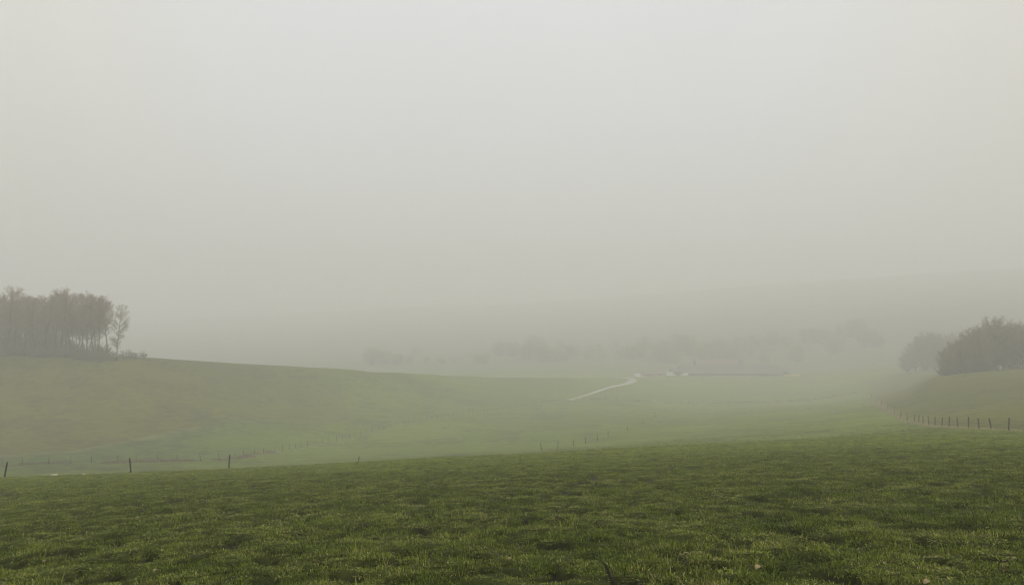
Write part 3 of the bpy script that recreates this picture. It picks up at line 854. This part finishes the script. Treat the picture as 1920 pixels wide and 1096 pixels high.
for i in range(12):
    plant(bushes[i % 4], 1768 + i * 8.5 + R.uniform(-3, 3), 229 + R.uniform(0, 5), (1.1, 1.1, R.uniform(0.7, 1.2)), rb, 'bush', 'bushes at the foot of the right wood', R.random() * 6.28)
for px, s in ((1868, 0.5), (1893, 0.45), (1905, 0.55)):
    plant(bushes[0], px, 228, (1.3 * s, 1.3 * s, s), rb, 'bush', 'bushes at the foot of the right wood', R.random() * 6.28)
fa = 'one of the faint misty trees just left of the nearer right wood'
GF = 'fainter trees left of the right wood'
for px, Y, h in ((1700, 415, 10), (1716, 410, 15), (1734, 405, 19), (1752, 400, 18.5), (1768, 402, 17), (1726, 420, 15), (1744, 424, 18), (1790, 415, 17)):
    plant(broad[R.randrange(4)], px, Y, h / 13, fa, 'tree', GF, R.random() * 6.28)

# trees lost in the mist beyond the spur and around the farm
far_l = 'one of the barely visible trees in the mist beyond the left spur'
far_f = 'one of the dim misty trees behind the farm buildings'
for i in range(52):
    px = 690 + i * 10.9 + R.gauss(0, 6)
    sz = R.uniform(0.55, 1.1) * (0.75 + 0.3 * math.sin(px * 0.021) + (0.2 if px > 950 else 0))
    plant(broad[R.randrange(4)], px, 640 + R.uniform(-30, 70), (sz * R.uniform(1.1, 1.7), sz * 1.2, sz), far_l, 'tree', 'misty trees beyond the spur', R.random() * 6.28, sink=1.6)
for i in range(34):
    px = 1235 + i * 12.5 + R.uniform(-6, 6)
    h = (1.0 + 0.3 * math.exp(-((px - 1310) / 45) ** 2)) * R.uniform(0.7, 1.15)
    plant(broad[R.randrange(4)], px, 610 + R.uniform(-20, 60), (h * R.uniform(1.1, 1.6), h * 1.2, h), far_f, 'tree', 'misty trees behind the farm', R.random() * 6.28, sink=1.6)

# ------------------------------------------------------------------ the farm
def gable(name, label, cat, px, Y, L, D, eave, ridge, wall_m, roof_m, rz=0.0, doors=(), wins=(), over=0.5):
    x, y, z = at(px, Y)
    root = empty(name, (x, y, z - 0.1), rz)
    tag(root, label, cat)
    m = MB()
    hx, hy = L / 2, D / 2
    v = []
    for xx in (-hx, hx):
        v += [(xx, -hy, -1.5), (xx, hy, -1.5), (xx, hy, eave), (xx, 0, ridge - 0.12), (xx, -hy, eave)]
    q = [(0, 5, 9, 4), (1, 2, 7, 6), (0, 1, 6, 5)]
    m.add(v, q, [(0, 4, 3), (0, 3, 1), (1, 3, 2), (5, 8, 9), (5, 6, 8), (6, 7, 8)])
    m.build('wall', wall_m, root)
    r = MB()
    ox, oy, th = hx + over, hy + over, 0.14
    sl = (ridge - eave) / hy; ez = eave - sl * over
    for s in (-1, 1):
        a = [(-ox, s * oy, ez), (ox, s * oy, ez), (ox, 0, ridge), (-ox, 0, ridge)]
        b = [(p[0], p[1], p[2] + th) for p in a]
        r.add(a + b, [(0, 1, 2, 3), (4, 7, 6, 5), (0, 4, 5, 1), (2, 6, 7, 3), (0, 3, 7, 4), (1, 5, 6, 2)])
    r.build('roof', roof_m, root)
    for (dx, w, h) in doors:
        d = MB(); d.box(dx - w / 2, dx + w / 2, -hy - 0.06, -hy + 0.02, 0, h); d.build('door', M['dark'], root)
    for (dx, z0, w, h) in wins:
        d = MB(); d.box(dx - w / 2, dx + w / 2, -hy - 0.05, -hy + 0.02, z0, z0 + h); f = d.build('window', M['glass'], root)
        e = MB(); e.box(dx - w / 2 - .1, dx + w / 2 + .1, -hy - 0.09, -hy + .01, z0 - .12, z0 - .002); e.build('sill', M['white'], f)
    return root
gable('farm_barn', 'very long low grey-roofed barn dimly seen across the valley, the largest farm building', 'barn', 1366, 516, 63, 20, 2.6, 6.9, M['clad'], M['roof_grey'], 0.0,
      doors=[(-26, 4, 2.4), (-12, 5, 2.4), (4, 5, 2.4), (20, 5, 2.4)])
gable('farm_house', 'low red-tiled building just showing above the long barn roof', 'house', 1342, 548, 28, 9, 6.0, 9.2, M['brick'], M['tile_red'], 0.0, wins=[(-9, 2.5, 1.2, 1.3), (0, 2.5, 1.2, 1.3), (9, 2.5, 1.2, 1.3)])
gable('farm_shed', 'small brown shed at the left end of the long barn', 'shed', 1271, 507, 9, 8, 3.0, 4.6, M['clad'], M['roof_dark'], 0.0, doors=[(0, 3, 2.5)])
gable('farm_shed', 'low brick range between the white van and the brown shed', 'shed', 1226, 509, 14, 6, 2.0, 3.4, M['brick'], M['tile_red'], 0.0, doors=[(-3, 1.4, 1.9), (3, 1.4, 1.9)])
gable('farm_shed', 'small open-sided store at the right end of the long barn', 'shed', 1467, 519, 6, 10, 2.6, 4.0, M['block'], M['roof_grey'], 0.0, doors=[(0, 4, 2.3)])
x, y, z = at(1388, 545)
sr = empty('silo', (x, y, z - 0.3)); tag(sr, 'slim blue-grey silo rising behind the long barn', 'silo')
m = MB(); m.path([(0, 0, 0), (0, 0, 8.6)], [1.5, 1.5], 20); m.build('tank', M['silo'], sr, False)
m = MB(); m.path([(0, 0, 8.6), (0, 0, 9.7), (0, 0, 9.9)], [1.62, 0.35, 0.3], 20); m.build('roof', M['roof_grey'], sr, False)

def slab(name, px0, px1, Y0, Y1, mat, lift):
    x0, x1 = (px0 - 960) / F * Y0, (px1 - 960) / F * Y0
    nx, ny = 24, 6
    gx, gy = np.meshgrid(np.linspace(x0, x1, nx), np.linspace(Y0, Y1, ny), indexing='xy')
    v = np.stack([gx.ravel(), gy.ravel(), (ground(gx, gy) + lift).ravel()], 1)
    q = [(j * nx + i, j * nx + i + 1, (j + 1) * nx + i + 1, (j + 1) * nx + i) for j in range(ny - 1) for i in range(nx - 1)]
    return tag(link(name, mesh_from(name, v, q, None, mat, True)), kind='structure')
slab('yard', 1336, 1412, 498, 505, M['apron'], 0.06)
# straw bales stacked at the right end of the yard
GS = 'straw bales by the farm yard'
bm_ = MB()
bm_.box(-1.2, 1.2, -0.6, 0.6, 0.0, 1.15)
bale = bm_.build('straw_bale', M['straw'])
bale.data.materials[0] = M['straw']
bvm = bale.modifiers.new('soft', 'BEVEL'); bvm.width = 0.08; bvm.segments = 2
bpos = []
for k in range(4): bpos.append((1473 + k * 7.4, 500, 0.0))
for i, (px, Y, dz) in enumerate(bpos):
    o = bale if i == 0 else bale.copy()
    if i: COL.objects.link(o)
    p = at(px, Y); o.location = (p[0], p[1], p[2] + dz)
    o.rotation_euler = (0, 0, R.uniform(-.06, .06))
    tag(o, 'one of the pale yellow bales in a short row right of the long barn', 'bale', GS)

def van(name, label, px, Y, rz, L=5.0, Hh=2.1):
    x, y, z = at(px, Y)
    root = empty(name, (x, y, z), rz); tag(root, label, 'van')
    prof = [(-L / 2, 0.35), (L / 2, 0.35), (L / 2, 1.0), (L / 2 - 0.9, 1.2), (L / 2 - 1.5, Hh), (-L / 2 + .05, Hh)]
    v = [(a, s * 0.95, b) for s in (-1, 1) for a, b in prof]; n = len(prof)
    m = MB()
    q = [(i, (i + 1) % n, n + (i + 1) % n, n + i) for i in range(n)]
    t = [(0, i + 1, i) for i in range(1, n - 1)] + [(n, n + i, n + i + 1) for i in range(1, n - 1)]
    m.add(v, q, t); m.build('body', M['white'], root)
    for s in (-1, 1):
        w = MB(); w.add([(L / 2 - 1.05, s * .957, 1.25), (L / 2 - 1.9, s * .957, 1.25), (L / 2 - 1.9, s * .957, 1.8), (L / 2 - 1.42, s * .957, 1.8)], [(0, 1, 2, 3)])
        w.build('side_window', M['glass'], root)
    w = MB(); a, b = np.array([L / 2 - .93, 0, 1.28]), np.array([L / 2 - 1.42, 0, 2.0])
    w.add([(a[0], -.8, a[2]), (a[0], .8, a[2]), (b[0], .75, b[2]), (b[0], -.75, b[2])], [(0, 1, 2, 3)]); w.build('windscreen', M['glass'], root)
    for sx in (-L / 2 + .9, L / 2 - .85):
        for s in (-1, 1):
            w = MB(); w.path([(sx, s * .75, .34), (sx, s * .97, .34)], [.34, .34], 14); w.build('wheel', M['tyre'], root)
    return root
van('parked_van', 'small white van standing where the track reaches the farm', 1197, 492, 0.25)
van('parked_van', 'left one of two white vehicles parked by the brown shed', 1258, 499, 0.1, 5.4, 2.3)
van('parked_van', 'right one of two white vehicles parked by the brown shed', 1283, 500, 3.0, 4.6, 2.0)

# ------------------------------------------------------------------ small things on the near field
def leaf(px, yp, size, mat, label, rz, tilt, seed):
    r = random.Random(seed)
    u = (px - 960) / F
    # walk out along the line of sight until it meets the ground
    Y = 4.0
    while EYE - (yp - HY) / F * Y > float(ground(u * Y, Y)) + 0.035: Y += 0.02
    x = u * Y
    n = 9
    v, q = [], []
    for i in range(n):
        t = i / (n - 1)
        w = math.sin(math.pi * t ** 0.8) * 0.34 * (1 + 0.12 * math.sin(i * 2.3 + seed)) + 0.012
        z = 0.16 * math.sin(math.pi * t) + r.uniform(-.01, .01)
        v += [((t - .5), -w, z + abs(w) * .5), ((t - .5), 0, z), ((t - .5), w, z + abs(w) * .42)]
    for i in range(n - 1):
        b = i * 3
        q += [(b, b + 3, b + 4, b + 1), (b + 1, b + 4, b + 5, b + 2)]
    st = len(v)
    size *= 0.8
    v += [(.5, -.012, .0), (.5, .012, .0), (.78, -.01, .06), (.78, .01, .06)]
    q += [(st, st + 2, st + 3, st + 1)]
    o = link('fallen_leaf', mesh_from('fallen_leaf', np.array(v) * size, q, None, mat, True))
    sm = o.modifiers.new('thickness', 'SOLIDIFY'); sm.thickness = 0.002
    o.location = (x, Y, float(ground(x, Y)) + 0.022)
    o.rotation_euler = (tilt, -0.3, rz)
    return tag(o, label, 'leaf', 'fallen leaves in the foreground grass')
leaf(1420, 1060, 0.11, M['leaf'], 'pale tan leaf lying flat in the grass, the brightest one right of the dark stick', 0.5, 0.3, 1)
leaf(1336, 1046, 0.07, M['leaf'], 'small whitish curled leaf beside a dark hollow right of the dark stick', 1.4, 0.9, 2)
leaf(1640, 1000, 0.085, M['leaf'], 'lone upright buff leaf farther up the slope on the right', 1.2, 1.1, 3)
leaf(1882, 1064, 0.08, M['leaf_brown'], 'brown leaf near the lower right corner', 2.2, 0.6, 4)
leaf(1736, 1088, 0.10, M['leaf'], 'tan leaf at the bottom edge in the right part of the grass', 0.2, 0.3, 5)
leaf(955, 1043, 0.07, M['leaf'], 'buff leaf left of the dark stick near the middle of the grass', 1.0, 0.5, 6)
leaf(292, 1065, 0.07, M['leaf'], 'yellowish leaf in the grass of the lower left foreground', 0.8, 0.4, 7)
leaf(85, 1050, 0.065, M['leaf'], 'pale leaf closest to the lower left corner', 0.3, 0.5, 8)
leaf(1442, 995, 0.06, M['leaf'], 'tiny light leaf uphill between the brightest tan leaf and the lone buff leaf', 1.3, 0.9, 9)

Y0, Y1 = 8.3, 9.75
def on_ray(px, yp):
    u = (px - 960) / F; Y = 4.0
    while EYE - (yp - HY) / F * Y > float(ground(u * Y, Y)) + 0.07: Y += 0.01
    return np.array([u * Y, Y, float(ground(u * Y, Y)) + 0.07])
s0, s1 = on_ray(1129, 1052), on_ray(1168, 1120)
m = MB()
sp_ = [s0 + (s1 - s0) * t + np.array([0.012 * math.sin(t * 9), 0, 0.012 * math.sin(t * 5)]) for t in np.linspace(0, 1, 9)]
m.path(sp_, list(np.linspace(0.009, 0.022, 9)), 7)
tag(m.build('stick', M['stick'], None, True), 'dark thin stick lying in the grass at the bottom edge', 'stick')

def flat_stone(px, Y, w, label, seed):
    r = random.Random(seed); x, y, z = at(px, Y)
    n = 12
    rim = [(math.cos(i * 6.283 / n) * w * r.uniform(.42, .55), math.sin(i * 6.283 / n) * w * r.uniform(.22, .32)) for i in range(n)]
    v = [(a, b, -0.05) for a, b in rim] + [(a * .97, b * .97, 0.05 + r.uniform(0, .02)) for a, b in rim] + [(a * .7, b * .7, .09) for a, b in rim] + [(0, 0, .095)]
    q = [(k * n + i, k * n + (i + 1) % n, (k + 1) * n + (i + 1) % n, (k + 1) * n + i) for k in range(2) for i in range(n)]
    t = [(2 * n + i, 2 * n + (i + 1) % n, 3 * n) for i in range(n)]
    o = link('flat_stone', mesh_from('flat_stone', v, q, t, M['stone'], True))
    o.location = (x, y, z + 0.05)
    tag(o, label, 'stone')
flat_stone(103, 57.5, 0.62, 'flat pale stone on the field edge between the two leftmost near posts', 1)
flat_stone(158, 58.5, 0.25, 'smaller pale stone right of the flat pale stone on the field edge', 2)

# ------------------------------------------------------------------ the mist
hz = MB()
zlow = float(Z.min()) - 1.5
hz.box(-2100, 2100, -2100, 2100, zlow, 78.0)
ho = hz.build('haze', None)
hm = bpy.data.materials.new('mist'); hm.use_nodes = True
hn = hm.node_tree.nodes; hl = hm.node_tree.links
hn.remove(hn['Principled BSDF'])
pv = hn.new('ShaderNodeVolumePrincipled')
pv.inputs['Color'].default_value = (0.989, 0.987, 0.996, 1)
pv.inputs['Density'].default_value = 0.0022
pv.inputs['Anisotropy'].default_value = 0.1
hl.new(pv.outputs[0], hn['Material Output'].inputs['Volume'])
ho.data.materials.append(hm)
tag(ho, kind='stuff')
